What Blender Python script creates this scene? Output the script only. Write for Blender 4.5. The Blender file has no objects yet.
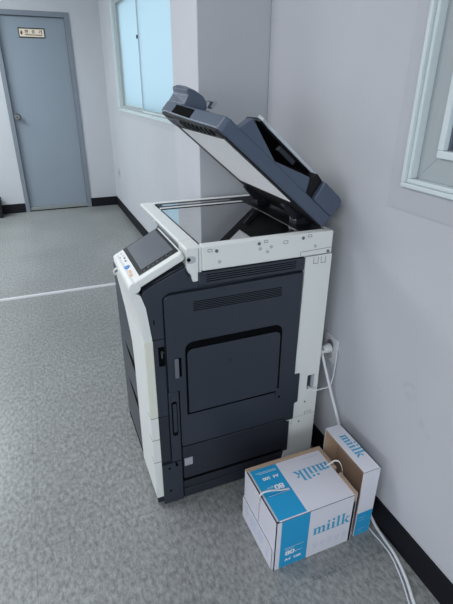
import bpy, bmesh, math, random
from mathutils import Vector, Matrix

# ------------------------------------------------------------------ camera, world, lights, exposure
S = bpy.context.scene
COL = S.collection
cam_d = bpy.data.cameras.new('camera')
cam = bpy.data.objects.new('camera', cam_d); COL.objects.link(cam)
FW = Vector((0.34446741, 0.83382107, -0.43137528))
RT = Vector((0.92513576, -0.37960347, 0.00500201))
UP = Vector((0.15958077, 0.40080373, 0.90215871))
M = Matrix(((RT.x, UP.x, -FW.x, -0.9816), (RT.y, UP.y, -FW.y, 0.0), (RT.z, UP.z, -FW.z, 1.4876), (0, 0, 0, 1)))
cam.matrix_world = M
cam_d.sensor_fit = 'VERTICAL'; cam_d.sensor_height = 24.0
cam_d.lens = 454.27 / 604 * 24.0
cam_d.clip_start = 0.02
S.camera = cam

S.view_settings.view_transform = 'Standard'
S.view_settings.look = 'None'
S.view_settings.gamma = 1
S.view_settings.use_curve_mapping = False
S.view_settings.exposure = 0.06

W = bpy.data.worlds.new('world'); S.world = W; W.use_nodes = True
bgn = W.node_tree.nodes['Background']
bgn.inputs['Color'].default_value = (0.66, 0.86, 0.95, 1); bgn.inputs['Strength'].default_value = 1.25

def area(name, loc, target, sx, sy, power, color):
    l = bpy.data.lights.new(name, 'AREA'); l.shape = 'RECTANGLE'; l.size = sx; l.size_y = sy
    l.energy = power; l.color = color
    o = bpy.data.objects.new(name, l); COL.objects.link(o); o.location = loc
    o.rotation_euler = (Vector(target) - Vector(loc)).to_track_quat('-Z', 'Y').to_euler()
    return o
DAY = (0.90, 0.93, 1.0)
area('daylight_left', (-4.9, 2.6, 1.3), (0, 2.2, 0.3), 3.0, 1.5, 17, DAY)
area('daylight_left', (-4.9, -1.2, 1.3), (0, 0.4, 0.3), 2.6, 1.5, 44, DAY)
area('far_floor_fill', (-2.6, 5.0, 2.45), (-2.0, 5.2, 0.0), 1.6, 1.4, 88, (0.92, 1.0, 0.99))  # unseen fill lamp added near the ceiling to brighten the far floor
area('ceiling_lamp', (-1.9, 1.9, 2.52), (-1.9, 1.9, 0), 1.2, 0.6, 27, (0.97, 0.98, 1.0))
area('ceiling_lamp', (-1.9, -0.9, 2.52), (-1.9, -0.9, 0), 1.2, 0.6, 22, (0.97, 0.98, 1.0))
area('daylight_back', (-1.6, -3.1, 1.5), (-1.0, 1.5, 0.8), 2.4, 1.4, 46, (0.90, 1.0, 0.99))

# ------------------------------------------------------------------ materials
def lin(c):
    return tuple(((v / 255) / 12.92 if v / 255 <= 0.04045 else ((v / 255 + 0.055) / 1.055) ** 2.4) for v in c) + (1,)
def mat(name, c, rough=0.5, metal=0.0, spec=0.5, bump=0.0, bscale=400, mottle=0.0, mscale=3):
    m = bpy.data.materials.new(name); m.use_nodes = True
    nt = m.node_tree; b = nt.nodes['Principled BSDF']
    b.inputs['Base Color'].default_value = lin(c); b.inputs['Roughness'].default_value = rough
    b.inputs['Metallic'].default_value = metal; b.inputs['Specular IOR Level'].default_value = spec
    if bump or mottle:
        tc = nt.nodes.new('ShaderNodeTexCoord')
    if mottle:
        n = nt.nodes.new('ShaderNodeTexNoise'); n.inputs['Scale'].default_value = mscale; n.inputs['Detail'].default_value = 5
        nt.links.new(tc.outputs['Object'], n.inputs['Vector'])
        r = nt.nodes.new('ShaderNodeMix'); r.data_type = 'RGBA'
        r.inputs[6].default_value = lin(tuple(v * (1 - mottle) for v in c)); r.inputs[7].default_value = lin(tuple(min(255, v * (1 + mottle)) for v in c))
        nt.links.new(n.outputs['Fac'], r.inputs[0]); nt.links.new(r.outputs[2], b.inputs['Base Color'])
    if bump:
        n = nt.nodes.new('ShaderNodeTexNoise'); n.inputs['Scale'].default_value = bscale
        nt.links.new(tc.outputs['Object'], n.inputs['Vector'])
        bp = nt.nodes.new('ShaderNodeBump'); bp.inputs['Strength'].default_value = bump; bp.inputs['Distance'].default_value = 0.002
        nt.links.new(n.outputs['Fac'], bp.inputs['Height']); nt.links.new(bp.outputs['Normal'], b.inputs['Normal'])
    return m

wall_m = mat('painted_wall', (189, 191, 198), 0.6, spec=0.3, bump=0.25, bscale=90, mottle=0.03, mscale=2.2)
def smudge(m, spots):
    nt = m.node_tree; b = nt.nodes['Principled BSDF']; src = b.inputs['Base Color'].links[0].from_socket
    g = nt.nodes.new('ShaderNodeNewGeometry'); nz = nt.nodes.new('ShaderNodeTexNoise'); nz.inputs['Scale'].default_value = 45
    nt.links.new(g.outputs['Position'], nz.inputs['Vector'])
    for p, r in spots:
        d = nt.nodes.new('ShaderNodeVectorMath'); d.operation = 'DISTANCE'; d.inputs[1].default_value = p; nt.links.new(g.outputs['Position'], d.inputs[0])
        mr = nt.nodes.new('ShaderNodeMapRange'); mr.inputs['From Min'].default_value = r * 0.3; mr.inputs['From Max'].default_value = r; mr.inputs['To Min'].default_value = 1; mr.inputs['To Max'].default_value = 0
        nt.links.new(d.outputs['Value'], mr.inputs['Value'])
        k = nt.nodes.new('ShaderNodeMath'); k.operation = 'MULTIPLY'; nt.links.new(mr.outputs[0], k.inputs[0]); nt.links.new(nz.outputs['Fac'], k.inputs[1])
        k2 = nt.nodes.new('ShaderNodeMath'); k2.operation = 'MULTIPLY'; k2.inputs[1].default_value = 0.32; nt.links.new(k.outputs[0], k2.inputs[0])
        mx = nt.nodes.new('ShaderNodeMix'); mx.data_type = 'RGBA'; mx.inputs[7].default_value = lin((150, 150, 152)); nt.links.new(k2.outputs[0], mx.inputs[0]); nt.links.new(src, mx.inputs[6]); src = mx.outputs[2]
    nt.links.new(src, b.inputs['Base Color'])
smudge(wall_m, [((0, .862, .600), .022), ((0, .885, .628), .012), ((0, .874, .640), .011), ((0, .862, .644), .011), ((0, .850, .640), .011), ((0, .838, .615), .010), ((0, .79, .545), .02), ((0, .76, .52), .016), ((0, 1.12, .80), .012), ((0, 1.0, .95), .01)])
pillar_m = wall_m
base_m = mat('black_vinyl_base', (15, 16, 24), 0.6, spec=0.25, bump=0.1, bscale=60)
ceil_m = mat('ceiling_white', (220, 220, 216), 0.9)
door_m = mat('blue_grey_door_paint', (133, 143, 156), 0.45, mottle=0.02)
dframe_m = mat('grey_door_frame_paint', (118, 126, 138), 0.45)
sill_m = mat('worn_metal_sill', (130, 136, 136), 0.5)
navy_m = mat('dark_blue_grey_plastic', (45, 51, 63), 0.42, bump=0.12, bscale=900, mottle=0.03)
navy2_m = mat('darker_blue_grey_plastic', (37, 41, 52), 0.45, bump=0.12, bscale=900)
slate_m = mat('slate_blue_plastic', (73, 84, 104), 0.40, bump=0.1, bscale=900)
black_m = mat('black_plastic', (13, 14, 19), 0.45, spec=0.3)
gap_shade_m = mat('black_gap_shade', (6, 7, 10), 0.9, spec=0.08)  # near-black that paints shade into slots, recesses and seams
white_m = mat('white_plastic', (224, 227, 227), 0.42, bump=0.08, bscale=900)
cream_m = mat('yellowed_white_plastic', (221, 222, 212), 0.42)
lgrey_m = mat('light_grey_plastic', (160, 163, 172), 0.4)
mgrey_m = mat('mid_grey_plastic', (105, 108, 118), 0.4)
platen_m = mat('white_platen_sheet', (240, 241, 244), 0.5)
steel_m = mat('brushed_steel', (120, 120, 122), 0.3, metal=1.0)
silver_m = mat('silver_edge', (200, 205, 212), 0.35, metal=0.3)
screen_m = mat('dark_touch_screen', (92, 96, 105), 0.3, spec=0.6)
bezel_m = mat('black_glossy_bezel', (26, 28, 35), 0.2)
blue_m = mat('blue_badge', (62, 130, 200), 0.4)
orange_m = mat('orange_badge', (214, 172, 145), 0.5)
card_w = mat('white_printed_card', (216, 216, 228), 0.6, mottle=0.015, mscale=12)
card_b = mat('brown_cardboard', (176, 150, 130), 0.8, mottle=0.05, mscale=20)
ink_m = mat('cyan_print', (28, 152, 206), 0.5)
ink2_m = mat('blue_lettering', (60, 160, 204), 0.55)
inkp_m = mat('pale_blue_print', (158, 186, 222), 0.6)
inkg_m = mat('pale_grey_print', (186, 192, 206), 0.6)
wht_ink = mat('white_lettering', (226, 234, 242), 0.6)
strap_m = mat('white_plastic_strap', (214, 216, 220), 0.35)
cable_m = mat('white_cable', (216, 219, 226), 0.4)
frame_m = mat('white_window_frame', (206, 216, 220), 0.4)
reveal_m = mat('grey_window_frame', (164, 172, 176), 0.45)
patch_m = mat('grey_filler_strip', (182, 184, 191), 0.6, mottle=0.02)
sign_c = mat('cream_sign', (226, 214, 196), 0.5)
sign_k = mat('dark_sign_border', (38, 44, 44), 0.5)
sign_r = mat('red_brown_lettering', (100, 34, 22), 0.5)
outlet_m = mat('ivory_outlet_plastic', (206, 207, 212), 0.4)
hinge_m = mat('dark_hinge_metal', (40, 42, 50), 0.35, metal=0.4)

def glassy(name, c, mixf, rough, refl=(1, 1, 1, 1), trans=None):
    m = bpy.data.materials.new(name); m.use_nodes = True; nt = m.node_tree; nt.nodes.clear()
    out = nt.nodes.new('ShaderNodeOutputMaterial'); mx = nt.nodes.new('ShaderNodeMixShader')
    a = nt.nodes.new('ShaderNodeBsdfTranslucent' if trans == 'translucent' else 'ShaderNodeBsdfTransparent' if trans else 'ShaderNodeBsdfDiffuse')
    a.inputs['Color'].default_value = c
    g = nt.nodes.new('ShaderNodeBsdfGlossy'); g.inputs['Color'].default_value = refl; g.inputs['Roughness'].default_value = rough
    mx.inputs[0].default_value = mixf
    nt.links.new(a.outputs[0], mx.inputs[1]); nt.links.new(g.outputs[0], mx.inputs[2]); nt.links.new(mx.outputs[0], out.inputs[0])
    return m
platen_glass = glassy('scanner_glass', lin((150, 154, 162)), 0.62, 0.015, (1.0, 1.0, 1.0, 1), 'transparent')
frost_m = glassy('frosted_pane', (0.80, 0.86, 0.90, 1), 0.05, 0.25, trans='translucent')
clear_m = glassy('clear_pane', (0.55, 0.60, 0.66, 1), 0.12, 0.03, trans='transparent')

# speckled vinyl floor with 46.5 cm tiles
floor_m = bpy.data.materials.new('speckled_vinyl_tile'); floor_m.use_nodes = True
nt = floor_m.node_tree; b = nt.nodes['Principled BSDF']; N = nt.nodes.new; Lk = nt.links.new
tc = N('ShaderNodeTexCoord')
mp = N('ShaderNodeMapping'); mp.inputs['Scale'].default_value = (1.0, 0.5, 1); Lk(tc.outputs['Object'], mp.inputs['Vector'])
n1 = N('ShaderNodeTexNoise'); n1.inputs['Scale'].default_value = 75; n1.inputs['Detail'].default_value = 8; n1.inputs['Roughness'].default_value = 0.75; Lk(mp.outputs[0], n1.inputs['Vector'])
n2 = N('ShaderNodeTexNoise'); n2.inputs['Scale'].default_value = 1.6; n2.inputs['Detail'].default_value = 3; Lk(tc.outputs['Object'], n2.inputs['Vector'])
cr = N('ShaderNodeValToRGB'); cr.color_ramp.elements[0].position = 0.39; cr.color_ramp.elements[1].position = 0.61
cr.color_ramp.elements[0].color = lin((112, 115, 117)); cr.color_ramp.elements[1].color = lin((160, 162, 162)); Lk(n1.outputs['Fac'], cr.inputs[0])
m2 = N('ShaderNodeMix'); m2.data_type = 'RGBA'; m2.blend_type = 'MULTIPLY'; m2.inputs[0].default_value = 1
cr2 = N('ShaderNodeValToRGB'); cr2.color_ramp.elements[0].color = (0.86, 0.86, 0.86, 1); cr2.color_ramp.elements[1].color = (1, 1, 1, 1)
cr2.color_ramp.elements[0].position = 0.35; cr2.color_ramp.elements[1].position = 0.65
Lk(n2.outputs['Fac'], cr2.inputs[0]); Lk(cr.outputs[0], m2.inputs[6]); Lk(cr2.outputs[0], m2.inputs[7])
sep = N('ShaderNodeSeparateXYZ'); Lk(tc.outputs['Object'], sep.inputs[0])
def joint(axis, off):
    a = N('ShaderNodeMath'); a.operation = 'ADD'; a.inputs[1].default_value = off; Lk(sep.outputs[axis], a.inputs[0])
    w = N('ShaderNodeMath'); w.operation = 'PINGPONG'; w.inputs[1].default_value = 0.2325; Lk(a.outputs[0], w.inputs[0])
    l = N('ShaderNodeMath'); l.operation = 'LESS_THAN'; l.inputs[1].default_value = 0.0011; Lk(w.outputs[0], l.inputs[0]); return l
jx = joint(0, 1.19 + 0.465 * 20); jy = joint(1, -1.245 + 0.465 * 20)
mxj = N('ShaderNodeMath'); mxj.operation = 'MAXIMUM'; Lk(jx.outputs[0], mxj.inputs[0]); Lk(jy.outputs[0], mxj.inputs[1])
sc = N('ShaderNodeMath'); sc.operation = 'MULTIPLY'; sc.inputs[1].default_value = 0.36; Lk(mxj.outputs[0], sc.inputs[0])
m3 = N('ShaderNodeMix'); m3.data_type = 'RGBA'; m3.inputs[7].default_value = lin((62, 66, 68)); Lk(sc.outputs[0], m3.inputs[0]); Lk(m2.outputs[2], m3.inputs[6])
Lk(m3.outputs[2], b.inputs['Base Color']); b.inputs['Roughness'].default_value = 0.33; b.inputs['Specular IOR Level'].default_value = 0.55
bp = N('ShaderNodeBump'); bp.inputs['Strength'].default_value = 0.15; bp.inputs['Distance'].default_value = 0.001
Lk(n1.outputs['Fac'], bp.inputs['Height']); Lk(bp.outputs['Normal'], b.inputs['Normal'])

# ------------------------------------------------------------------ mesh helpers
class MB:
    def __init__(s, T=None):
        s.bm = bmesh.new(); s.mats = []; s.T = T          # T: function mapping builder coords to the world
    def mi(s, m):
        if m not in s.mats: s.mats.append(m)
        return s.mats.index(m)
    def face(s, pts, m):
        vs = [s.bm.verts.new(s.T(Vector(p)) if s.T else Vector(p)) for p in pts]
        f = s.bm.faces.new(vs); f.material_index = s.mi(m); return f
    def prism(s, poly, axis, a, b, m):
        # poly in the two other axes (in x,y,z order), extruded from a to b along axis
        def P(q, t):
            if axis == 'x': return (t, q[0], q[1])
            if axis == 'y': return (q[0], t, q[1])
            return (q[0], q[1], t)
        T = (lambda v: s.T(Vector(v))) if s.T else (lambda v: Vector(v))
        A = [s.bm.verts.new(T(P(q, a))) for q in poly]; B = [s.bm.verts.new(T(P(q, b))) for q in poly]
        k = s.mi(m); n = len(poly)
        for f in [A, B[::-1]] + [[A[i], A[(i + 1) % n], B[(i + 1) % n], B[i]] for i in range(n)]:
            fc = s.bm.faces.new(f); fc.material_index = k
        return s
    def box(s, x0, x1, y0, y1, z0, z1, m):
        return s.prism([(x0, y0), (x1, y0), (x1, y1), (x0, y1)], 'z', z0, z1, m)
    def frustum(s, axis, r0, r1, t0, t1, m):
        # two rectangles (u0,u1,v0,v1) at t0 and t1 along the axis
        def P(u, v, t): return {'x': (t, u, v), 'y': (u, t, v), 'z': (u, v, t)}[axis]
        T = (lambda v: s.T(Vector(v))) if s.T else (lambda v: Vector(v))
        c = lambda r, t: [s.bm.verts.new(T(P(u, v, t))) for u, v in ((r[0], r[2]), (r[1], r[2]), (r[1], r[3]), (r[0], r[3]))]
        A, B = c(r0, t0), c(r1, t1); k = s.mi(m)
        for f in [A, B[::-1]] + [[A[i], A[(i + 1) % 4], B[(i + 1) % 4], B[i]] for i in range(4)]:
            s.bm.faces.new(f).material_index = k
        return s
    def cyl(s, p0, p1, r0, m, r1=None, n=20, smooth=True):
        p0, p1 = Vector(p0), Vector(p1); r1 = r0 if r1 is None else r1
        d = (p1 - p0).normalized(); a = d.orthogonal().normalized(); bb = d.cross(a)
        T = s.T if s.T else (lambda v: v)
        A = [s.bm.verts.new(T(p0 + (a * math.cos(t) + bb * math.sin(t)) * r0)) for t in [2 * math.pi * i / n for i in range(n)]]
        B = [s.bm.verts.new(T(p1 + (a * math.cos(t) + bb * math.sin(t)) * r1)) for t in [2 * math.pi * i / n for i in range(n)]]
        k = s.mi(m); s.bm.faces.new(A[::-1]).material_index = k; s.bm.faces.new(B).material_index = k
        for i in range(n):
            f = s.bm.faces.new([A[i], A[(i + 1) % n], B[(i + 1) % n], B[i]]); f.material_index = k; f.smooth = smooth
        return s
    def tube(s, pts, r, m, n=10, flat=1.0, sub=8):
        P = [Vector(p) for p in pts]; Q = []
        for i in range(len(P) - 1):                        # Catmull-Rom through the points
            a = P[max(i - 1, 0)]; b_ = P[i]; c = P[i + 1]; d = P[min(i + 2, len(P) - 1)]
            for j in range(sub):
                t = j / sub
                Q.append(0.5 * ((2 * b_) + (c - a) * t + (2 * a - 5 * b_ + 4 * c - d) * t * t + (3 * b_ - a - 3 * c + d) * t ** 3))
        Q.append(P[-1]); k = s.mi(m); rings = []; up = Vector((0, 0, 1)); prev = None
        for i, q in enumerate(Q):
            d = (Q[min(i + 1, len(Q) - 1)] - Q[max(i - 1, 0)]).normalized()
            if prev is None: a = d.orthogonal().normalized()
            else: a = (prev - d * prev.dot(d)).normalized()
            prev = a; bb = d.cross(a)
            rings.append([s.bm.verts.new(q + a * math.cos(t) * r + bb * math.sin(t) * r * flat) for t in [2 * math.pi * j / n for j in range(n)]])
        for A, B in zip(rings, rings[1:]):
            for j in range(n):
                f = s.bm.faces.new([A[j], A[(j + 1) % n], B[(j + 1) % n], B[j]]); f.material_index = k; f.smooth = True
        s.bm.faces.new(rings[0][::-1]).material_index = k; s.bm.faces.new(rings[-1]).material_index = k
        return s
    def ribbon(s, pts, w, th, m, sub=8):
        # flat band; w is the width vector
        P = [Vector(p) for p in pts]; Q = []
        for i in range(len(P) - 1):
            a = P[max(i - 1, 0)]; b_ = P[i]; c = P[i + 1]; d = P[min(i + 2, len(P) - 1)]
            for j in range(sub):
                t = j / sub
                Q.append(0.5 * ((2 * b_) + (c - a) * t + (2 * a - 5 * b_ + 4 * c - d) * t * t + (3 * b_ - a - 3 * c + d) * t ** 3))
        Q.append(P[-1]); k = s.mi(m); wv = Vector(w) / 2; rings = []
        for i, q in enumerate(Q):
            d = (Q[min(i + 1, len(Q) - 1)] - Q[max(i - 1, 0)]).normalized(); nn = d.cross(wv).normalized() * th / 2
            rings.append([s.bm.verts.new(v) for v in (q - wv - nn, q + wv - nn, q + wv + nn, q - wv + nn)])
        for A, B in zip(rings, rings[1:]):
            for j in range(4):
                f = s.bm.faces.new([A[j], A[(j + 1) % 4], B[(j + 1) % 4], B[j]]); f.material_index = k; f.smooth = True
        s.bm.faces.new(rings[0][::-1]).material_index = k; s.bm.faces.new(rings[-1]).material_index = k
        return s
    def poly3(s, pts2, org, r, u, m, off=0.0006):
        # flat printed shape on a surface: org + r*x + u*y, lifted by off
        r, u, org = Vector(r), Vector(u), Vector(org); nn = r.cross(u).normalized() * off
        s.face([org + r * x + u * y + nn for x, y in pts2], m)
    def build(s, name, parent=None, bevel=0.0, seg=2, loc=None, recalc=True):
        if recalc: bmesh.ops.recalc_face_normals(s.bm, faces=s.bm.faces[:])
        base = Vector(loc) if loc else Vector((0, 0, 0))
        if parent is not None:
            p = parent
            while p: base = base + p.location; p = p.parent
        for v in s.bm.verts: v.co -= base
        me = bpy.data.meshes.new(name); s.bm.to_mesh(me); s.bm.free()
        for m in s.mats: me.materials.append(m)
        o = bpy.data.objects.new(name, me); COL.objects.link(o)
        if loc: o.location = loc
        if parent is not None: o.parent = parent
        if bevel:
            md = o.modifiers.new('bevel', 'BEVEL'); md.width = bevel; md.segments = seg; md.limit_method = 'ANGLE'
            md.angle_limit = math.radians(35); md.use_clamp_overlap = True; md.miter_outer = 'MITER_ARC'
        return o
def struct(o, label=None):
    o['kind'] = 'structure'
    if label: o['label'] = label
    return o
def tag(o, label, cat, group=None):
    o['label'] = label; o['category'] = cat
    if group: o['group'] = group
    return o
def thing(name, label, cat, loc):
    o = bpy.data.objects.new(name, None); COL.objects.link(o); o.location = loc; o.empty_display_size = 0.05
    return tag(o, label, cat)
def text_polys(txt, size):
    # triangulated outline of built-in font lettering, flat in xy
    cu = bpy.data.curves.new('t', 'FONT'); cu.body = txt; cu.size = size; cu.resolution_u = 3
    ob = bpy.data.objects.new('t', cu); COL.objects.link(ob)
    dg = bpy.context.evaluated_depsgraph_get(); dg.update()
    me = bpy.data.meshes.new_from_object(ob.evaluated_get(dg))
    out = [[(me.vertices[i].co.x, me.vertices[i].co.y) for i in p.vertices] for p in me.polygons]
    bpy.data.objects.remove(ob); bpy.data.curves.remove(cu); bpy.data.meshes.remove(me)
    return out
def put_text(mb, txt, org, r, u, width, m, height=None, bold=False, off=0.0006):
    ps = text_polys(txt, 1.0)
    if not ps: return
    xs = [x for p in ps for x, y in p]; ys = [y for p in ps for x, y in p]
    sx = width / (max(xs) - min(xs)); sy = sx if height is None else height / (max(ys) - min(ys))
    for dx in ((0, 0.03, 0.06, 0.09) if bold else (0,)):
        for p in ps:
            mb.poly3([((x - min(xs) + dx) * sx, (y - min(ys)) * sy) for x, y in p], org, r, u, m, off + dx * 0.002)

# slab-serif bold letters for the "miilk" print; x-height 1
def glyph(ch):
    st = 0.27; sf = 0.10; P = []
    R = lambda x0, x1, y0, y1: P.append([(x0, y0), (x1, y0), (x1, y1), (x0, y1)])
    if ch == 'm':
        def arch(x):
            R(x + 0.52, x + 0.52 + st, 0, 0.72)
            P.append([(x + st, 0.74), (x + 0.34, 0.84), (x + 0.46, 0.84), (x + 0.52, 0.72), (x + 0.52 + st, 0.72), (x + 0.75, 0.92), (x + 0.62, 1.02), (x + 0.46, 1.02), (x + st, 0.9)])
            R(x + 0.42, x + 0.9, 0, sf)
        R(0.1, 0.1 + st, 0, 0.98); R(0, 0.47, 0, sf); P.append([(0, 0.88), (0.1, 0.88), (0.1 + st, 0.88), (0.1 + st, 0.98), (0, 0.94)])
        arch(0.1); arch(0.1 + 0.52); w = 1.55
    elif ch == 'i':
        R(0.11, 0.11 + st, 0, 0.98); R(0, 0.49, 0, sf); P.append([(0, 0.87), (0.11, 0.87), (0.11, 0.98), (0, 0.94)])
        P.append([(0.245 + 0.16 * math.cos(a), 1.33 + 0.16 * math.sin(a)) for a in [i * math.pi / 6 for i in range(12)]]); w = 0.56
    elif ch == 'l':
        R(0.11, 0.11 + st, 0, 1.6); R(0, 0.49, 0, sf); P.append([(0, 1.49), (0.11, 1.49), (0.11, 1.6), (0, 1.56)]); w = 0.56
    else:
        R(0.11, 0.11 + st, 0, 1.6); R(0, 0.47, 0, sf); P.append([(0, 1.49), (0.11, 1.49), (0.11, 1.6), (0, 1.56)])
        P.append([(0.11 + st, 0.46), (0.78, 0.92), (0.98, 0.92), (0.11 + st, 0.34)]); R(0.62, 1.06, 0.88, 0.98)
        P.append([(0.46, 0.52), (0.62, 0.66), (1.04, 0.08), (0.76, 0.0)]); R(0.68, 1.14, 0, sf); w = 1.14
    return P, w
def miilk(mb, org, r, u, width, m, slant=0.0):
    x = 0; G = []
    for ch in 'miilk':
        g, w = glyph(ch); G += [[(px + x, py) for px, py in p] for p in g]; x += w + 0.05
    x -= 0.05; k = width / x
    for i, p in enumerate(G):
        mb.poly3([(a * k, b_ * k + slant * a * k) for a, b_ in p], org, r, u, m, 0.0006 + 0.00004 * (i % 5))

# ------------------------------------------------------------------ the setting
L = 6.303; HT = 2.6; XL = -5.2; YB = -3.2
MB().box(XL, 0.2, YB, L + 0.3, -0.06, 0, floor_m).build('floor')['kind'] = 'structure'
MB().box(XL - .2, 0.2, YB - .2, L + 0.3, HT, HT + 0.1, ceil_m).build('ceiling')['kind'] = 'structure'
ZS = 1.225; ZT = 2.3
w = MB()
A0, A1, B0, B1 = -0.9, 1.041, 2.95, 5.497
w.box(0, 0.2, YB, L + 0.3, 0, ZS, wall_m); w.box(0, 0.2, YB, L + 0.3, ZT, HT, wall_m)
for a, c in ((YB, A0), (A1, B0), (B1, L + 0.3)): w.box(0, 0.2, a, c, ZS, ZT, wall_m)
struct(w.build('wall_right'))
MB().box(-0.318, 0, 1.92, 2.276, 0, HT, wall_m).build('wall_pillar', bevel=0.004)['kind'] = 'structure'
fx0, fx1, fz = -1.162, -0.345, 2.217
w = MB(); w.box(XL, fx0, L, L + 0.3, 0, HT, wall_m); w.box(fx1, 0, L, L + 0.3, 0, HT, wall_m); w.box(fx0, fx1, L, L + 0.3, fz, HT, wall_m)
struct(w.build('wall_far'))
MB().box(XL - 0.2, XL, YB, L + 0.3, 0, HT, wall_m).build('wall_left')['kind'] = 'structure'
MB().box(XL - 0.2, 0.2, YB - 0.2, YB, 0, HT, wall_m).build('wall_back')['kind'] = 'structure'
HB = 0.114
b_ = MB(); b_.box(-0.009, 0, YB, 1.92, 0, HB, base_m); b_.box(-0.009, 0, 2.276, L, 0, HB, base_m)
struct(b_.build('baseboard_right', bevel=0.002))
b_ = MB(); b_.box(-0.327, 0, 1.911, 1.92, 0, HB, base_m); b_.box(-0.327, -0.318, 1.92, 2.276, 0, HB, base_m); b_.box(-0.327, 0, 2.276, 2.285, 0, HB, base_m)
struct(b_.build('baseboard_pillar', bevel=0.002))
b_ = MB(); b_.box(XL, fx0 + 0.002, L - 0.012, L, 0, HB, base_m); b_.box(fx1 - 0.002, 0, L - 0.012, L, 0, HB, base_m)
struct(b_.build('baseboard_far', bevel=0.002))

# door_1: empty + frame, leaf, knob, sign
d = bpy.data.objects.new('door_1', None); COL.objects.link(d); d.location = (-0.75, L, 0); struct(d, 'blue-grey flush door in a grey metal frame, round steel knob on the left')
fr = MB(); fr.box(fx0, fx0 + 0.05, L - 0.012, L + 0.14, 0, fz, dframe_m); fr.box(fx1 - 0.05, fx1, L - 0.012, L + 0.14, 0, fz, dframe_m); fr.box(fx0 + 0.05, fx1 - 0.05, L - 0.012, L + 0.14, fz - 0.05, fz, dframe_m)
fr.build('door_frame', d, bevel=0.003)
MB().box(fx0 + 0.052, fx1 - 0.052, L + 0.035, L + 0.08, 0.05, fz - 0.053, door_m).build('door_leaf', d, bevel=0.002)
MB().box(fx0 + 0.05, fx1 - 0.05, L + 0.004, L + 0.14, 0.012, 0.05, sill_m).build('threshold', d, bevel=0.003)
MB().box(fx0 + 0.05, fx1 - 0.05, L + 0.14, L + 0.2, 0, fz, black_m).box(fx0 + 0.05, fx1 - 0.05, L + 0.006, L + 0.1401, 0.001, 0.012, gap_shade_m).build('door_back', d)  # door back, plus a strip coloured as the shade under the threshold
kb = MB(); kx, kz = -1.072, 1.13
kb.cyl((kx, L + 0.034, kz), (kx, L + 0.024, kz), 0.042, steel_m); kb.cyl((kx, L + 0.03, kz), (kx, L - 0.005, kz), 0.016, steel_m)
kb.cyl((kx, L, kz), (kx, L - 0.022, kz), 0.024, steel_m, 0.036); kb.cyl((kx, L - 0.022, kz), (kx, L - 0.04, kz), 0.036, steel_m, 0.028)
kb.cyl((kx, L - 0.0395, kz), (kx, L - 0.042, kz), 0.007, black_m)
kb.build('door_knob', d)
sg = MB(); sx0, sx1, sz0, sz1 = -0.905, -0.625, 1.955, 2.055; sy = L + 0.03
sg.box(sx0, sx1, sy, L + 0.036, sz0, sz1, sign_k); sg.box(sx0 + 0.010, sx1 - 0.010, sy - 0.002, sy + 0.001, sz0 + 0.012, sz1 - 0.012, sign_c)
E_ = (1, 0, 0); U_ = (0, 0, 1)
for ch, x in (('완', 0.068), ('강', 0.138), ('기', 0.212)):
    put_text(sg, ch, (sx0 + x, sy - 0.002, sz0 + 0.044), E_, U_, 0.034, sign_r, height=0.036, bold=True)
sg.poly3([(0.066, 0.026), (0.25, 0.026), (0.25, 0.034), (0.066, 0.034)], (sx0, sy - 0.002, sz0), E_, U_, sign_r, 0.0008)
sg.poly3([(0.020, 0.045), (0.032, 0.026), (0.044, 0.045), (0.040, 0.062), (0.032, 0.078), (0.026, 0.062)], (sx0, sy - 0.002, sz0), E_, U_, sign_r, 0.0008)
o = sg.build('door_sign', d); o['label'] = 'small cream sign with dark border and red-brown Korean lettering'

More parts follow.
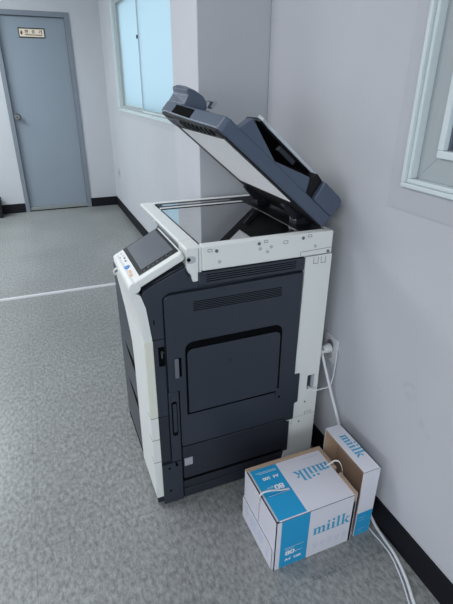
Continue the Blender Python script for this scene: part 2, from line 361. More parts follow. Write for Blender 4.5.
# windows
def window(name, y0, y1, z0, z1, label, mid, frosted):
    e = bpy.data.objects.new(name, None); COL.objects.link(e); e.location = (0, (y0 + y1) / 2, z0); struct(e, label)
    def ring(a0, a1, c0, c1, wd, x0, x1, m, nm, bev=0.003, par=e):
        r = MB(); r.box(x0, x1, a0, a1, c0, c0 + wd, m); r.box(x0, x1, a0, a1, c1 - wd, c1, m)
        r.box(x0, x1, a0, a0 + wd, c0 + wd, c1 - wd, m); r.box(x0, x1, a1 - wd, a1, c0 + wd, c1 - wd, m)
        return r.build(nm, par, bevel=bev)
    ring(y0, y1, z0, z1, 0.013, -0.012, 0.16, frame_m, 'window_frame')
    ring(y0 + .013, y1 - .013, z0 + .013, z1 - .013, 0.012, -0.002, 0.15, frame_m, 'frame_lip')
    fi = MB(); wd = 0.064; wb = 0.030 if mid else 0.064; a0, a1, c0, c1 = y0 + .025, y1 - .025, z0 + .025, z1 - .025     # mitred flat inner frame
    q = lambda a, c, x: (x, a, c)
    outer = [(a0, c0), (a1, c0), (a1, c1), (a0, c1)]; inn = [(a0 + wd, c0 + wb), (a1 - wd, c0 + wb), (a1 - wd, c1 - wd), (a0 + wd, c1 - wd)]
    for i in range(4):
        j = (i + 1) % 4; g = 0.0006
        fi.prism([outer[i], outer[j], inn[j], inn[i]], 'x', 0.022, 0.12, reveal_m)
    fi.build('inner_frame', e, bevel=0.0012, seg=1)
    yi0, yi1, zi0, zi1 = a0 + wd, a1 - wd, c0 + wb, c1 - wd
    if mid:
        # far sash in the outer track, near sash in the inner track
        for (u0, u1, x0) in ((mid - 0.02, yi1, 0.050), (yi0, mid + 0.02, 0.016)):
            sr = ring(u0, u1, zi0 - (0.022 if x0 < .03 else 0), zi1, 0.012, x0, x0 + 0.022, frame_m, 'sash')
            MB().box(x0 + 0.008, x0 + 0.014, u0 + 0.01, u1 - 0.01, zi0 - (0.012 if x0 < .03 else -0.01), zi1 - 0.01, frost_m).build('pane', sr)
            if x0 < 0.03:
                MB().box(x0 - 0.012, x0, mid + 0.008, mid + 0.013, 1.84, 1.868, black_m).build('latch', sr)
    else:
        sr = ring(yi0, yi1, zi0, zi1, 0.02, 0.012, 0.06, frame_m, 'sash')
        ring(yi0 + .02, yi1 - .02, zi0 + .02, zi1 - .02, 0.003, 0.028, 0.045, mgrey_m, 'gasket', 0, sr)
        MB().box(0.034, 0.040, yi0 + 0.02, yi1 - 0.02, zi0 + 0.02, zi1 - 0.02, clear_m).build('pane', sr)
    return e
window('window_1', A0, A1, ZS, ZT, 'white-framed window cut off by the right edge of the photo', None, False)
window('window_2', B0, B1, ZS, ZT, 'frosted sliding window glowing pale blue beyond the pillar', 4.43, True)
t = MB()
for y0, y1, z0, z1, nm in ((A0 - 0.05, A1 + 0.052, ZS - 0.067, ZT + 0.05, 'trim_1'), (B0 - 0.05, B1 + 0.03, ZS - 0.05, ZT + 0.05, 'trim_2')):
    t = MB(); iy0, iy1, iz0, iz1 = {'trim_1': (A0, A1, ZS, ZT), 'trim_2': (B0, B1, ZS, ZT)}[nm]
    t.box(-0.0025, 0, y0, y1, z0, iz0, patch_m); t.box(-0.0025, 0, y0, y1, iz1, z1, patch_m); t.box(-0.0025, 0, y0, iy0, iz0, iz1, patch_m); t.box(-0.0025, 0, iy1, y1, iz0, iz1, patch_m)
    struct(t.build(nm))

# ------------------------------------------------------------------ photocopier
Y0, YF = 1.2565, 1.872
cop = thing('photocopier', 'large dark blue-grey and white office photocopier with its lid raised, standing against the wall', 'photocopier', (-0.40, 1.56, 0))
mb = MB()
mb.prism([(-.715, .035), (-.715, .80), (-.64, .855), (-.55, .92), (-.53, .956), (-.075, .956), (-.075, .035)], 'y', Y0 + .012, YF - .012, navy_m)
mb.prism([(-.7149, .70), (-.7149, .86), (-.735, .91), (-.725, .925), (-.69, .945), (-.64, .968), (-.600, .982), (-.56, .984), (-.56, .70)], 'y', Y0 + .0121, 1.46, navy_m)
mb.build('main_body', cop, bevel=0.006)
# side cladding beside and above the big cover (slightly proud of body)
mb = MB()
mb.prism([(-.716, .745), (-.730, .862), (-.742, .905), (-.735, .920), (-.69, .942), (-.64, .964), (-.601, .980), (-.600, .960), (-.575, .924), (-.5575, .9245), (-.5575, .9065), (-.655, .9015), (-.678, .888), (-.680, .745)], 'y', Y0, Y0 + .014, navy_m)
mb.build('shoulder_panel', cop, bevel=0.002)
mb = MB(); mb.box(-.5565, -.172, Y0, Y0 + .014, .910, .954, navy_m)
for i in range(4):
    z = .921 + i * .0075; mb.box(-.533, -.205, Y0 - .0012, Y0 + .002, z, z + .003, gap_shade_m)
mb.build('vent_panel', cop, bevel=0.0012, seg=1)
# narrow strip to the front of the big cover
mb = MB(); mb.box(-.717, -.681, Y0, Y0 + .014, .432, .742, navy_m)
mb.box(-.703, -.682, Y0 - .001, Y0 + .003, .64, .715, gap_shade_m); mb.box(-.694, -.688, Y0 - .003, Y0, .672, .70, steel_m); mb.box(-.688, -.682, Y0 - .002, Y0, .69, .694, steel_m)
mb.box(-.712, -.708, Y0 - .001, Y0 + .003, .80, .818, gap_shade_m)
mb.build('latch_strip', cop, bevel=0.0015, seg=1)
mb = MB(); mb.box(-.717, -.682, Y0, Y0 + .014, .218, .429, navy2_m)
mb.build('front_strip', cop, bevel=0.0015, seg=1)
# the big right cover with vents
cv = MB()
def rr(x0, x1, z0, z1, r, corners=(1, 1, 1, 1), n=5):
    pts = []
    for (cx_, cz, a0, on) in ((x0 + r, z0 + r, 180, corners[0]), (x1 - r, z0 + r, 270, corners[1]), (x1 - r, z1 - r, 0, corners[2]), (x0 + r, z1 - r, 90, corners[3])):
        if on: pts += [(cx_ + r * math.cos(math.radians(a0 + 90 * i / n)), cz + r * math.sin(math.radians(a0 + 90 * i / n))) for i in range(n + 1)]
        else: pts.append({180: (x0, z0), 270: (x1, z0), 0: (x1, z1), 90: (x0, z1)}[a0])
    return pts
YC = Y0 - .007
TL = [(-.676 + .022 - .022 * math.cos(math.radians(a)), .880 + .016 * math.sin(math.radians(a))) for a in (0, 22, 45, 67, 90)]
cv.prism([(-.638, .278), (-.638, .531), (-.676, .531)] + TL + [(-.178, .9035), (-.178, .478), (-.155, .478), (-.155, .345), (-.17, .34), (-.17, .262), (-.207, .262), (-.207, .276)], 'y', YC, Y0 + .012, navy_m)
for i in range(6):
    z = .8285 + i * .0062; cv.box(-.581, -.258, YC - .0010, YC + .002, z, z + .0032, gap_shade_m)
for i in range(4):
    z = .3 + i * .012
cover = cv.build('side_cover', cop, bevel=0.003)
gp = MB(); gp.box(-.638, -.207, Y0 - .003, Y0 + .0115, .2712, .2775, gap_shade_m); gp.build('door_gap_shade', cop)  # black strip painted as the shade in the seam above the lower door
# release handle
h = MB(); h.box(-.650, -.628, YC - .0015, YC + .002, .588, .664, gap_shade_m); h.prism([(-.6525, .588), (-.6525, .664), (-.6385, .664), (-.6385, .588)], 'y', YC - .006, YC, mgrey_m)
h.build('release_handle', cover, bevel=0.003)
# bypass tray
g = MB(); g.prism(rr(-.614, -.247, .420, .717, .03, (0, 0, 1, 1)), 'y', YC - .0012, YC + .002, gap_shade_m); g.build('tray_recess_shade', cover)  # thin raised slab, coloured as the shade in the recess around the tray
bt = MB(); bt.prism(rr(-.6075, -.255, .428, .690, .022, (0, 0, 1, 1)), 'y', YC - .005, YC, navy_m)
byp = bt.build('bypass_tray', cover, bevel=0.003)
em = MB(); em.prism([(-.452 + .008 * math.cos(a), .615 + .010 * math.sin(a)) for a in [i * math.pi / 6 for i in range(12)]], 'y', YC - .0057, YC - .0045, navy2_m); em.build('emblem', byp)
hn = MB(); hn.box(-.259, -.233, YC - .004, YC, .392, .436, navy_m); hn.cyl((-.245, YC - .002, .398), (-.245, YC - .007, .398), .004, gap_shade_m); hn.build('tray_hinge', byp, bevel=0.001)
cv = MB(); cv.box(-.61, -.26, YC - .0012, YC, .4215, .425, gap_shade_m); cv.build('cover_groove', cover)
# latch column
lc = MB(); lc.box(-.6785, -.6425, Y0 - .004, Y0 + .012, .214, .528, navy_m)
lc.prism(rr(-.671, -.650, .335, .488, .009), 'y', Y0 - .0048, Y0 - .003, gap_shade_m); lc.prism(rr(-.666, -.653, .352, .478, .006), 'y', Y0 - .0068, Y0 - .003, navy_m)
lc.prism([(-.664, .486), (-.656, .486), (-.660, .478)], 'y', Y0 - .0075, Y0 - .004, gap_shade_m)
lc.build('latch_column', cop, bevel=0.0015, seg=1)
# lower door and base
ld = MB(); ld.box(-.636, -.207, Y0 - .006, Y0 + .012, .115, .271, navy2_m); ld.box(-.2065, -.185, Y0 - .006, Y0 + .012, .100, .255, navy2_m)
lowd = ld.build('lower_door', cop, bevel=0.003)
st = MB(); st.box(-.633, -.601, Y0 - .0075, Y0 - .005, .180, .216, lgrey_m); o = st.build('sticker', lowd); o['label'] = 'small light grey sticker'
st = MB(); st.cyl((-.378, Y0 - .005, .155), (-.378, Y0 - .0075, .155), .007, navy_m); st.build('badge', lowd)
bs = MB(); bs.box(-.638, -.185, Y0 + .004, Y0 + .014, .012, .090, navy2_m); bs.box(-.638, -.20, Y0 - .002, Y0 + .006, .012, .055, navy2_m)
bs.box(-.638, -.205, Y0 + .003, Y0 + .0115, .092, .114, gap_shade_m)  # black strip painted as the shade of the step under the lower door
bs.build('base_plate', cop, bevel=0.002)
fp = MB(); fp.box(-.719, -.6425, Y0 - .006, Y0 + .012, .012, .209, navy_m)
for z in (.188, .075): fp.cyl((-.692, Y0 - .0055, z), (-.692, Y0 - .0075, z), .0045, gap_shade_m)
fp.prism([(-.668, .214), (-.668, .19), (-.658, .19), (-.658, .2)], 'y', Y0 - .0068, Y0 - .004, gap_shade_m)
fp.build('foot_panel', cop, bevel=0.003)
bs = MB(); bs.box(-.735, -.08, Y0 + .02, YF - .02, .008, .04, gap_shade_m)
for x in (-.70, -.12):
    for y in (Y0 + .06, YF - .06): bs.cyl((x, y, 0), (x, y, .02), .022, black_m)
bs.box(-.742, -.715, Y0 + .004, Y0 + .05, .02, .06, navy2_m)
bs.build('base', cop)
# rear cover (white metal strip) pieces around the inlet opening
rc = MB()
rc.prism([(-.169, .9575), (-.176, .47), (-.154, .47), (-.154, .455), (-.064, .455), (-.064, .9575)], 'y', Y0 - .001, Y0 + .012, white_m)
rc.box(-.154, -.115, Y0 - .001, Y0 + .012, .388, .4549, white_m); rc.box(-.081, -.064, Y0 - .001, Y0 + .012, .388, .4549, white_m)
rc.prism([(-.154, .3879), (-.154, .345), (-.168, .338), (-.168, .262), (-.195, .262), (-.195, .035), (-.064, .035), (-.064, .3879)], 'y', Y0 - .001, Y0 + .012, white_m)
rc.prism([(-.207, .035), (-.195, .105), (-.195, .035)], 'y', Y0 - .001, Y0 + .012, white_m)
rc.box(-.075, -.064, Y0 + .012, YF, .035, .958, white_m)
ym = Y0 - .0016
def line(x0, z0, x1, z1, wd=.0012, m=gap_shade_m, tgt=rc):
    a, b2 = Vector((x0, 0, z0)), Vector((x1, 0, z1)); dd = (b2 - a).normalized(); nn = Vector((-dd.z, 0, dd.x)) * wd / 2
    tgt.face([Vector((0, ym, 0)) + v for v in (a - nn, b2 - nn, b2 + nn, a + nn)], m)
line(-.194, .262, -.066, .262, .0009, mgrey_m)
line(-.114, .268, -.084, .268); line(-.114, .278, -.084, .278); line(-.114, .268, -.114, .278); line(-.084, .268, -.084, .278)
line(-.19, .235, -.172, .235, .0009, mgrey_m); line(-.172, .235, -.172, .262, .0009, mgrey_m)
for x, z in ((-.118, .33), (-.138, .235)): rc.cyl((x, ym + .001, z), (x, ym - .0015, z), .0035, mgrey_m)
rcv = rc.build('rear_cover', cop)
# inlet interior
il = MB(); il.box(-.093, -.081, Y0 + .004, Y0 + .0115, .395, .452, lgrey_m); il.build('inlet_socket', rcv)

# front cover: white near strip flaring up to the control panel
F = MB()
F.prism([(-.7185, .048), (-.7185, .742), (-.731, .86), (-.744, .905), (-.775, .93), (-.772, .90), (-.757, .84), (-.747, .75), (-.745, .60), (-.745, .048)], 'y', Y0 + .002, 1.49, white_m)
rows = []
for z, xf, xb, ye in ((.56, -.745, -.7185, 1.491), (.62, -.7452, -.7185, 1.50), (.66, -.7455, -.7185, 1.53), (.72, -.7462, -.7185, 1.58), (.78, -.749, -.722, 1.64), (.84, -.757, -.729, 1.655), (.875, -.764, -.736, 1.56), (.902, -.771, -.743, 1.498), (.918, -.774, -.75, 1.492)):
    rows.append([F.bm.verts.new((x, y, z)) for x, y in ((xf, 1.4901), (xf, ye), (xb, ye), (xb, 1.4901))])
for a, c in zip(rows, rows[1:]):
    for k in range(4): F.bm.faces.new([a[k], a[(k + 1) % 4], c[(k + 1) % 4], c[k]])
F.bm.faces.new(rows[0][::-1]); F.bm.faces.new(rows[-1])
fc = F.build('front_cover', cop, bevel=0.005)
F = MB(); F.box(-.7475, -.7175, Y0 - .0005, 1.262, .434, .742, cream_m); o = F.build('corner_strip', fc, bevel=0.003); o['label'] = 'slightly yellowed strip on the front corner'
for z in (.430, .332, .226):
    F = MB(); F.box(-.7456, -.7185, Y0 + .0008, 1.30, z, z + .0014, mgrey_m); F.build('seam', fc)
# drawers
for z0, z1, nm in ((.045, .312, 'paper_drawer'), (.318, .497, 'paper_drawer'), (.503, .83, 'front_door')):
    q = MB(); q.box(-.738, -.714, 1.492, 1.842, z0, z1, navy_m)
    dr = q.build(nm, cop, bevel=0.004)
    if nm == 'paper_drawer':
        q = MB(); q.prism([(1.493, z1 - .006), (1.72, z1 - .006), (1.66, z1 - .025), (1.493, z1 - .055)], 'x', -.7392, -.737, gap_shade_m); q.build('drawer_grip_shade', dr)  # grip hollow not cut in; its shade is a flat black shape
hk = MB(); hk.tube([(-.745, 1.60, .872), (-.760, 1.605, .872), (-.768, 1.62, .857), (-.760, 1.635, .838), (-.740, 1.64, .838)], .004, white_m, n=8)
hk.build('panel_hook', fc)

# scanner unit
SC = MB()
ZH = 1.04
yb = YF + .012
SC.prism([(-.597, 1.030), (-.597, ZH), (-.545, ZH), (-.535, .960)], 'y', 1.34, yb, white_m)
SC.prism([(-.585, .955), (-.597, .975), (-.597, ZH), (-.545, ZH), (-.545, .955)], 'y', Y0, 1.34, white_m)                       # front rail
SC.box(-.545, -.065, Y0, 1.292, .958, ZH, white_m)                                                          # near rail
SC.box(-.545, -.065, yb - .03, yb, .958, ZH, white_m)
SC.box(-.085, -.065, 1.292, yb - .03, .958, ZH, white_m)
SC.box(-.545, -.085, 1.292, yb - .03, .958, .975, lgrey_m)
SC.prism([(-.597, .975), (-.592, .962), (-.582, .950), (-.578, .926), (-.5585, .926), (-.5585, .975)], 'y', Y0 - .0012, Y0 + .03, white_m)
sc_o = SC.build('scanner_housing', cop, bevel=0.005)
ym = Y0 - .0008
K = MB(); K.box(-.5575, -.5562, Y0 - .0012, Y0 + .001, .926, ZH - .004, mgrey_m); K.build('rail_seam', sc_o)
for x, z, a, c in ((-.519, 1.024, .007, .004), (-.325, 1.031, .006, .004), (-.252, 1.020, .008, .0045), (-.160, 1.031, .007, .004)):
    K = MB()
    for q0 in ((x - a, z - c, x + a, z - c), (x - a, z + c, x + a, z + c), (x - a, z - c, x - a, z + c), (x + a, z - c, x + a, z + c)): line(*q0, .0012, gap_shade_m, K)
    K.build('clip_mark', sc_o)
for x, z in ((-.497, 1.020), (-.350, 1.026), (-.186, 1.026)):
    K = MB(); K.cyl((x, Y0, z), (x, Y0 - .0025, z), .0055, mgrey_m); K.build('screw', sc_o)
K = MB(); line(-.192, .977, -.066, .981, .0012, gap_shade_m, K); line(-.192, .977, -.192, .958, .0012, gap_shade_m, K); K.build('panel_seam', sc_o)
for x, z in ((-.487, .983), (-.345, 1.008), (-.318, .995), (-.305, 1.010), (-.135, .992)):
    K = MB(); K.prism([(x + .006 * math.cos(a), z + .006 * math.sin(a)) for a in [i * math.pi / 6 for i in range(12)]], 'y', Y0 - .0006, Y0 + .0005, patch_m); K.build('adhesive_dot', sc_o)
K = MB(); K.prism([(-.594, 1.013), (-.575, 1.013), (-.566, 1.009), (-.566, .994), (-.575, .990), (-.594, .990)], 'y', Y0 - .001, Y0 + .001, patch_m); K.cyl((-.589, Y0, 1.003), (-.589, Y0 - .003, 1.003), .006, gap_shade_m); K.build('panel_socket', sc_o)
ym = Y0 - .0016
K = MB()
for x in (-.128, -.098):
    line(x - .009, .951, x - .009, .928, .0014, gap_shade_m, K); line(x + .009, .951, x + .009, .928, .0014, gap_shade_m, K); line(x - .009, .928, x + .009, .928, .0014, gap_shade_m, K)
line(-.168, .9572, -.066, .9592, .0014, gap_shade_m, K); K.cyl((-.083, Y0 - .001, .968), (-.083, Y0 - .004, .968), .005, mgrey_m)
K.build('cover_clips', rcv)
G = MB(); G.box(-.540, -.180, 1.297, 1.752, 1.0340, 1.0375, platen_glass); o = G.build('platen_glass', sc_o); o['label'] = 'rectangular exposure glass reflecting the window'
G = MB(); G.box(-.540, -.180, 1.752, 1.760, 1.02, 1.039, black_m); G.box(-.540, -.180, 1.765, 1.782, 1.02, 1.0388, white_m); G.box(-.540, -.180, 1.782, yb - .031, 1.02, 1.0385, black_m)
G.box(-.18, -.085, 1.293, yb - .031, 1.0, 1.0392, black_m)
G.build('glass_surround', sc_o)
G = MB(); G.box(-.52, -.22, 1.80, 1.822, 1.037, 1.0398, platen_glass); G.build('feed_glass', sc_o)
# scan carriage below the glass
G = MB(); G.box(-.53, -.19, 1.40, 1.452, .985, 1.02, black_m); G.box(-.52, -.20, 1.42, 1.43, 1.02, 1.023, silver_m); G.box(-.53, -.19, 1.56, 1.575, .98, .99, mgrey_m); G.build('scan_carriage', sc_o, bevel=.002)
# hinges
for y in (1.36, 1.68):
    G = MB(); G.box(-.155, -.09, y, y + .05, 1.0385, 1.062, hinge_m); G.cyl((-.115, y - .006, 1.058), (-.115, y + .056, 1.058), .011, hinge_m)
    G.prism([(-.15, 1.05), (-.11, 1.05), (-.15, 1.085), (-.19, 1.12), (-.205, 1.112)], 'y', y + .01, y + .035, hinge_m)
    G.build('lid_hinge', cop, bevel=0.002)

# document feeder lid in its own tilted frame: s toward the front edge, y, t away from the plate
P0 = Vector((-.115, 0, 1.055)); DS = Vector((-0.76116697, 0, 0.64855597)); DN = Vector((0.64855597, 0, 0.76116697))
def TL_(v): return P0 + DS * v.x + DN * v.z + Vector((0, v.y, 0))
LB = MB(TL_)
ya, yz = 1.27, 1.775
LB.prism([(-.013, ya), (.478, ya), (.491, 1.285), (.505, 1.50), (.531, yz - .008), (.526, yz), (-.013, yz)], 'z', 0.004, .048, slate_m)
# underside rim
lid = LB.build('document_feeder', cop, bevel=0.005)
U = MB(TL_); U.prism([(.455, 1.285), (.485, 1.30), (.500, 1.50), (.524, yz - .01), (.455, yz - .008)], 'z', -.003, .006, black_m); U.box(-.01, .455, 1.277, yz - .006, -.001, .006, black_m)
for i in range(11):
    y = 1.33 + i * .038; U.box(.463, .490 + i * .0012, y, y + .012, -.008, .0, black_m)
for i in range(6):
    y = 1.60 + i * .026; U.box(.470, .505, y, y + .008, -.0085, -.002, mgrey_m)
U.build('underside_frame', lid, bevel=0.001, seg=1)
U = MB(TL_); U.box(.135, .446, 1.300, 1.705, -.0035, 0, platen_m); U.build('platen_sheet', lid, bevel=0.001)
# front grip recess: a raised slab, the recess's shade painted on in black
U = MB(TL_)
U.prism([(.5065, 1.505), (.5225, 1.665), (.50, 1.665), (.49, 1.505)], 'z', .009, .041, gap_shade_m); U.build('lid_grip_shade', lid)
# feeder unit at the far side
U = MB(TL_); U.box(-.01, .44, 1.600, yz, .046, .088, slate_m); U.build('feeder_base', lid, bevel=0.004)
U = MB(TL_)
na = [(.520, .046), (.526, .079), (.540, .086), (.537, .097), (.514, .106), (.483, .110), (.462, .105), (.448, .09), (.442, .046)]
fa = [(.527, .046), (.530, .083), (.545, .095), (.534, .113), (.508, .130), (.468, .136), (.44, .128), (.42, .105), (.40, .046)]
va = [U.bm.verts.new(TL_(Vector((a, 1.600, c)))) for a, c in na]; vb = [U.bm.verts.new(TL_(Vector((a, yz, c)))) for a, c in fa]; U.mi(slate_m)
U.bm.faces.new(va); U.bm.faces.new(vb[::-1])
for i in range(9): U.bm.faces.new([va[i], va[(i + 1) % 9], vb[(i + 1) % 9], vb[i]])
fu = U.build('feeder_unit', lid, bevel=0.004)
# near wedges, tray and rear box
U = MB(TL_)
U.prism([(.440, .046), (.424, .094), (.400, .0862), (.285, .050), (.283, .046)], 'y', 1.27, 1.31, slate_m)
U.prism([(.283, .046), (.285, .050), (.152, .0905), (.148, .088), (.126, .046)], 'y', 1.27, 1.31, slate_m)
U.build('side_guard', lid, bevel=0.002)
U = MB(TL_); U.prism([(-.013, .048), (-.016, .094), (-.006, .112), (.010, .116), (.094, .116), (.089, .048)], 'y', 1.268, 1.335, slate_m); U.build('rear_box', lid, bevel=0.005)
U = MB(TL_); U.prism([(.089, .048), (.094, .1155), (.125, .12), (.145, .048)], 'y', 1.285, 1.62, black_m); U.box(.10, .36, 1.33, 1.598, .046, .056, black_m)
U.build('output_bay', lid, bevel=.002)
U = MB(TL_); U.prism([(.095, 1.345), (.335, 1.345), (.372, 1.335), (.378, 1.35), (.373, 1.447), (.27, 1.62), (.095, 1.64)], 'z', .117, .129, black_m)
U.box(.10, .27, 1.605, 1.635, .086, .118, black_m)
tr = U.build('document_tray', lid, bevel=0.002)
U = MB(TL_); U.prism([(.06, 1.336), (.335, 1.336), (.372, 1.327), (.388, 1.336), (.372, 1.334), (.335, 1.344), (.06, 1.344)], 'z', .122, .1315, silver_m); U.build('tray_edge', tr)
U = MB(TL_); U.box(.18, .26, 1.352, 1.37, .098, .117, navy2_m); U.build('paper_guide', tr, bevel=.003)
U = MB(TL_); U.prism([(.470, .106), (.455, .122), (.436, .132), (.426, .128), (.430, .100), (.438, .102), (.440, .120), (.455, .112), (.462, .103)], 'y', 1.602, 1.64, lgrey_m); U.build('paper_stop', fu, bevel=.002)

# control panel
A = Vector((-.779, 0, .947)); Bp = Vector((-.610, 0, 1.032)); ds = (Bp - A).normalized(); dn = Vector((-ds.z, 0, ds.x)); Lp = (Bp - A).length
def TP(v): return A + ds * v.x + dn * v.z + Vector((0, v.y, 0))
C_ = MB(TP); C_.prism(rr(0, Lp, 1.243, 1.530, .014), 'z', -.022, .003, white_m)
cp = C_.build('control_panel', cop, bevel=0.005, seg=3)
C_ = MB(TP); C_.cyl((.012, 1.240, -.012), (.012, 1.505, -.012), .0175, white_m, n=28); C_.build('panel_pivot', cp, bevel=.002)
C_ = MB(TP); C_.box(.043, Lp - .006, 1.266, 1.527, .0015, .0042, bezel_m); C_.build('bezel', cp, bevel=.001)
C_ = MB(TP); C_.box(.058, Lp - .016, 1.295, 1.520, .004, .0048, screen_m); o = C_.build('touch_screen', cp); o['label'] = 'dark rectangular touch screen, switched off'
C_ = MB(TP)
for i in range(7): C_.box(.062 + i * .016, .067 + i * .016, 1.278, 1.281 + .003 * (i % 2), .004, .0050, mgrey_m)
C_.build('bezel_icons', cp)
C_ = MB(TP); C_.prism([(.0225 + .012 * math.cos(a), 1.372 + .012 * math.sin(a)) for a in [i * math.pi / 10 for i in range(20)]], 'z', .002, .005, blue_m); o = C_.build('power_key', cp); o['label'] = 'blue oval key'
C_ = MB(TP); C_.box(.022, .030, 1.318, 1.342, .002, .0042, orange_m); C_.box(.018, .028, 1.292, 1.312, .002, .0042, orange_m); C_.build('indicator', cp)
C_ = MB(TP)
for yy, xx in ((1.42, .028), (1.445, .030), (1.47, .018), (1.47, .030), (1.495, .014), (1.495, .028), (1.405, .014)): C_.box(xx, xx + .006, yy, yy + .010, .002, .0042, mgrey_m if yy in (1.42, 1.445) else inkg_m)
C_.build('panel_keys', cp)

# ------------------------------------------------------------------ paper boxes
bx = thing('paper_box', 'white and cyan copy-paper carton lying open-topped in front of the photocopier, lid flaps folded in', 'box', (-.294, .98, 0))
x0, x1, y0, y1, H = -.450, -.138, .860, 1.100, .232
bw = MB()
th = .004
def wallpiece(xa, xb, ya_, yb_, z0, z1, outer):
    # card wall: white outside, brown inside and on its cut top
    bw.box(xa, xb, ya_, yb_, z0, z1, card_b)
bw.box(x0 + .0005, x1 - .0005, y0 + .0005, y1 - .0005, 0, .004, card_b)
bw.box(x0, x1, y1 - .011, y1, 0, H + .004, card_b); bw.box(x1 - .011, x1 - .002, y0, y0 + .098, 0, H + .004, card_b); bw.box(x1 - .011, x1 - .002, y0 + .125, y1 - .011, 0, H + .004, card_b); bw.box(x1 - .011, x1 - .002, y0, y1 - .011, 0, H - .035, card_b)
bw.box(x1 - .002, x1, y0, y1, 0, H - .034, card_w); bw.box(x1 - .002, x1, y0 + .125, y1, H - .034, H + .003, card_w); bw.box(x1 - .002, x1, y0, y0 + .098, H - .034, H + .003, card_w)
bw.box(x0, x0 + .004, y0, y1 - .011, 0, H, card_w); bw.box(x0, x1 - .011, y0, y0 + .004, 0, H, card_w)
bw.face([(x0 - .0005, y0, 0), (x0 - .0005, y1, 0), (x0 - .0005, y1, H), (x0 - .0005, y0, H)], card_w)
# front print
yf = y0
R_, U2 = (1, 0, 0), (0, 0, 1)
bw.poly3([(0, 0.001), (.106, 0.001), (.106, H - .001), (0, H - .001)], (-.429, yf, 0), R_, U2, ink_m, .0004)
miilk(bw, (-.304, yf, .104), R_, U2, .150, ink2_m)
put_text(bw, '80', (-.409, yf, .055), R_, U2, .034, wht_ink, height=.022, bold=True, off=.0009)
put_text(bw, 'g/m²', (-.370, yf, .056), R_, U2, .028, wht_ink, height=.010, off=.0009)
put_text(bw, 'A4  500', (-.409, yf, .027), R_, U2, .062, wht_ink, height=.013, bold=True, off=.0009)
bw.poly3([(0, 0), (.075, 0), (.075, .0016), (0, .0016)], (-.413, yf, .090), R_, U2, wht_ink, .0009)
bw.poly3([(0, 0), (.035, 0), (.035, .0016), (0, .0016)], (-.409, yf, .083), R_, U2, wht_ink, .0009)
for i in range(5):
    cxx = -.290 + i * .030
    for a in range(10):
        a0, a1 = a * math.pi / 5, (a + 1) * math.pi / 5
        bw.poly3([(cxx + r * math.cos(t), .052 + r * math.sin(t)) for r, t in ((.0085, a0), (.0085, a1), (.0072, a1), (.0072, a0))], (0, yf, 0), R_, U2, inkp_m, .0006)
    bw.poly3([(cxx - .008, .034), (cxx + .008, .034), (cxx + .008, .036), (cxx - .008, .036)], (0, yf, 0), R_, U2, inkg_m, .0006)
body = bw.build('carton_body', bx, recalc=False)
fl = MB()
# stepped lower panel on the left end with a rounded corner
pp = [(y0 + .006, 0.001), (y0 + .006, .092), (y0 + .011, .103), (y0 + .022, .107), (y1, .107), (y1, 0.001)]
fl.prism(pp, 'x', x0 - .006, x0 - .0008, card_w)
ep = fl.build('end_panel', bx)
fl = MB()
pl = [(y0 + .005, 0.001), (y0 + .005, .093), (y0 + .010, .1045), (y0 + .022, .1085), (y1, .1085), (y1, .1065), (y0 + .022, .1065), (y0 + .0115, .1025), (y0 + .007, .092), (y0 + .007, 0.001)]
fl.prism(pl, 'x', x0 - .0066, x0 - .0055, mgrey_m)
random.seed(4)
for (yy, zz, ww, hh) in ((1.075, .075, .022, .012), (1.073, .058, .024, .010), (1.030, .080, .05, .007), (1.030, .066, .052, .006), (1.030, .052, .048, .006), (1.030, .038, .05, .006), (.97, .075, .04, .006), (.97, .060, .045, .006), (.97, .046, .042, .006), (.905, .052, .018, .008), (.905, .032, .016, .010)):
    k = 0
    while k < ww - .004:
        s_ = random.uniform(.003, .008); fl.box(x0 - .0066, x0 - .0059, yy - k - s_, yy - k, zz, zz + hh * .6, inkp_m); k += s_ + .002
fl.build('fine_print', ep)
fl = MB(); fl.box(x0 - .0012, x0, .979, .981, .108, H - .004, mgrey_m); fl.build('end_seam', bx)
# top flap with print
tf = MB(); zt = H - .001
tf.prism([(x0 + .004, y0), (x1 - .012, y0), (x1 - .012, y1 - .013), (x0 + .012, y1 - .013)], 'z', zt - .004, zt, card_w)
tf.box(x0, x0 + .011, y0, y1 - .011, zt - .003, zt + .001, patch_m)
R3, U3 = (-1, 0, 0), (0, -1, 0)
yt = y1 - .014
tf.poly3([(.197, 0), (.301, 0), (.301, yt - y0 - .001), (.197, yt - y0 - .001)], (x1, yt, zt), R3, U3, ink_m, .0004)
miilk(tf, (-.158, 1.026, zt), R3, U3, .140, ink2_m)
put_text(tf, '80', (-.352, 1.000, zt), R3, U3, .034, wht_ink, height=.022, bold=True, off=.0009)
put_text(tf, 'g/m²', (-.391, 1.000, zt), R3, U3, .026, wht_ink, height=.010, off=.0009)
put_text(tf, 'A4  500', (-.348, 1.042, zt), R3, U3, .062, wht_ink, height=.013, bold=True, off=.0009)
tf.poly3([(0, 0), (.08, 0), (.08, .0016), (0, .0016)], (-.345, 1.068, zt), R3, U3, wht_ink, .0009)
tf.poly3([(0, 0), (.07, 0), (.07, .0016), (0, .0016)], (-.345, 1.062, zt), R3, U3, wht_ink, .0009)
tf.poly3([(0, 0), (.08, 0), (.08, .0014), (0, .0014)], (-.345, .962, zt), R3, U3, wht_ink, .0009)
tf.poly3([(0, 0), (.07, 0), (.07, .0016), (0, .0016)], (-.165, 1.068, zt), R3, U3, inkp_m, .0009)
tf.box(x0 + .002, x1 - .012, y0 - .0010, y0 + .0005, H - .0035, H - .001, mgrey_m)
tf.build('top_flap', bx)
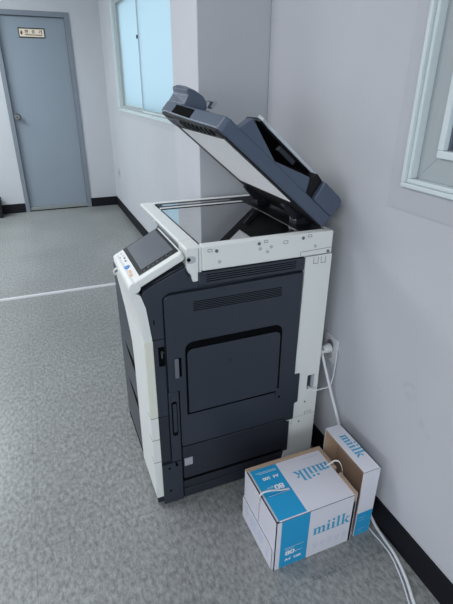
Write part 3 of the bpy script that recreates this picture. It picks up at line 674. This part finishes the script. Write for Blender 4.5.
# strap
sp = MB()
sp.ribbon([(x0 - .004, .975, .205), (x0 - .006, .975, .228), (x0 + .006, .974, .246), (x0 + .035, .970, .249), (x0 + .075, .966, .240), (x0 + .105, .966, .234)], (0, .008, 0), .0012, strap_m)
sp.build('strap', bx)['label'] = 'white plastic packing strap'
sp = MB(); sp.ribbon([(-.168, 1.006, .2335), (-.150, 1.004, .242), (-.136, 1.002, .250), (-.124, .990, .250), (-.123, .970, .232), (-.128, .962, .205)], (.002, .004, .004), .0015, strap_m)
sp.build('strap_end', bx)

lb = thing('box_lid', 'narrow white carton lid standing on end between the open paper carton and the wall', 'box lid', (-.088, .98, 0))
X0, X1, Y0b, Y1b, HL = -.118, -.050, .866, 1.100, .315
q = MB()
q.box(X1 - .004, X1, Y0b, Y1b, 0, HL, card_w)              # back
q.box(X0, X1 - .004, Y0b, Y0b + .003, 0, HL - .003, card_w); q.box(X0, X1 - .004, Y1b - .003, Y1b, 0, HL - .003, card_w)
q.box(X0, X1, Y0b, Y1b, HL - .003, HL, card_w); q.box(X0, X1 - .004, Y0b + .003, Y1b - .003, 0, .003, card_w)
# brown inner faces
q.box(X1 - .006, X1 - .004, Y0b + .003, Y1b - .003, .003, HL - .003, card_b)
q.box(X0 + .0002, X1 - .006, Y0b + .003, Y0b + .006, .003, HL - .003, card_b); q.box(X0 - .0004, X1 - .006, Y1b - .006, Y1b - .003, .003, HL - .003, card_b)
q.box(X0 - .0006, X1 - .006, Y0b + .001, Y1b - .001, HL - .0055, HL - .0025, card_b)
miilk(q, (-.096, 1.046, HL), (0, -1, 0), (1, 0, 0), .118, ink2_m)
q.poly3([(.001, .001), (X1 - X0 - .001, .001), (X1 - X0 - .001, .115), (.001, .115)], (X0, Y0b, 0), R_, U2, ink_m, .0004)
for zz, ww in ((.09, .04), (.075, .03), (.03, .045), (.02, .03)): q.poly3([(.012, zz), (.012 + ww * .8, zz), (.012 + ww * .8, zz + .002), (.012, zz + .002)], (X0, Y0b, 0), R_, U2, inkp_m, .0008)
q.box(X0, X1, Y0b - .0008, Y0b + .0004, HL - .003, HL - .0015, mgrey_m)
q.build('lid_shell', lb, recalc=False)

# ------------------------------------------------------------------ outlets and cables
ou = thing('wall_outlet', 'white wall outlet with a plug in it, low on the wall behind the photocopier', 'outlet', (0, 1.275, .545))
q = MB(); q.prism(rr(1.232, 1.318, .490, .600, .012), 'x', -.008, 0, outlet_m); q.build('outlet_plate', ou, bevel=.003)
q = MB(); q.cyl((-.010, 1.275, .565), (-.0105, 1.275, .565), .02, mgrey_m); q.cyl((-.010, 1.275, .522), (-.012, 1.275, .522), .02, lgrey_m); q.build('socket', ou)
pc = thing('power_cord', 'thick white power cable hanging from the wall outlet and running along the baseboard', 'cable', (-.02, 1.26, .5))
q = MB(); q.cyl((-.012, 1.27, .553), (-.045, 1.27, .550), .020, outlet_m, .016); q.cyl((-.045, 1.27, .550), (-.050, 1.27, .530), .012, outlet_m, .007); q.build('plug', pc, bevel=.004)
q = MB(); q.tube([(-.048, 1.27, .535), (-.035, 1.255, .47), (-.022, 1.215, .37), (-.018, 1.165, .29), (-.022, 1.10, .20), (-.024, 1.02, .10), (-.020, .97, .055), (-.016, .915, .03), (-.018, .87, .010), (-.022, .82, .006), (-.030, .745, .006), (-.054, .665, .006), (-.086, .595, .006), (-.115, .52, .006)], .0058, cable_m)
q.build('cable', pc)
q = MB(); q.tube([(-.036, 1.09, .10), (-.036, 1.0, .03), (-.040, .92, .0035), (-.043, .86, .003), (-.040, .80, .003), (-.044, .745, .003), (-.070, .665, .003), (-.102, .595, .003), (-.132, .52, .003)], .0026, cable_m, n=8)
tag(q.build('data_cable'), 'thin white cable lying on the floor alongside the thick one', 'cable')
q = MB(); q.tube([(-.105, 1.262, .398), (-.095, 1.235, .392), (-.06, 1.232, .392), (-.025, 1.228, .40), (-.012, 1.230, .44), (-.010, 1.228, .50), (-.012, 1.226, .555)], .0026, cable_m, n=8)
tag(q.build('thin_wire'), 'thin white wire looping from the opening in the copier rear strip to the outlet', 'wire')

q = MB()
q.prism([(3.512, 0), (3.518, .010), (3.542, .010), (3.548, 0)], 'x', -4.5, -0.01, outlet_m)
tag(q.build('cable_cover'), 'long narrow white cable trunking running across the floor behind the photocopier', 'cable cover')
so = thing('blank_outlet', 'tiny pale cover plate low on the wall near the far corner', 'outlet', (0, 5.925, .48))
q = MB(); q.prism(rr(5.885, 5.965, .42, .54, .01), 'x', -.008, 0, patch_m); q.build('plate', so, bevel=.002)
q = MB(); q.cyl((-.008, 5.925, .48), (-.0095, 5.925, .48), .018, mgrey_m); q.build('socket', so)
q = MB(); q.prism([(-1.60, 6.10), (-1.425, 6.10), (-1.425, 6.27), (-1.60, 6.27)], 'z', 0, .22, black_m); q.prism([(-1.605, 6.095), (-1.42, 6.095), (-1.42, 6.275), (-1.605, 6.275)], 'z', .20, .225, black_m)
tag(q.build('black_bin', bevel=.004), 'black object cut off by the left edge, at the foot of the far wall', 'bin')
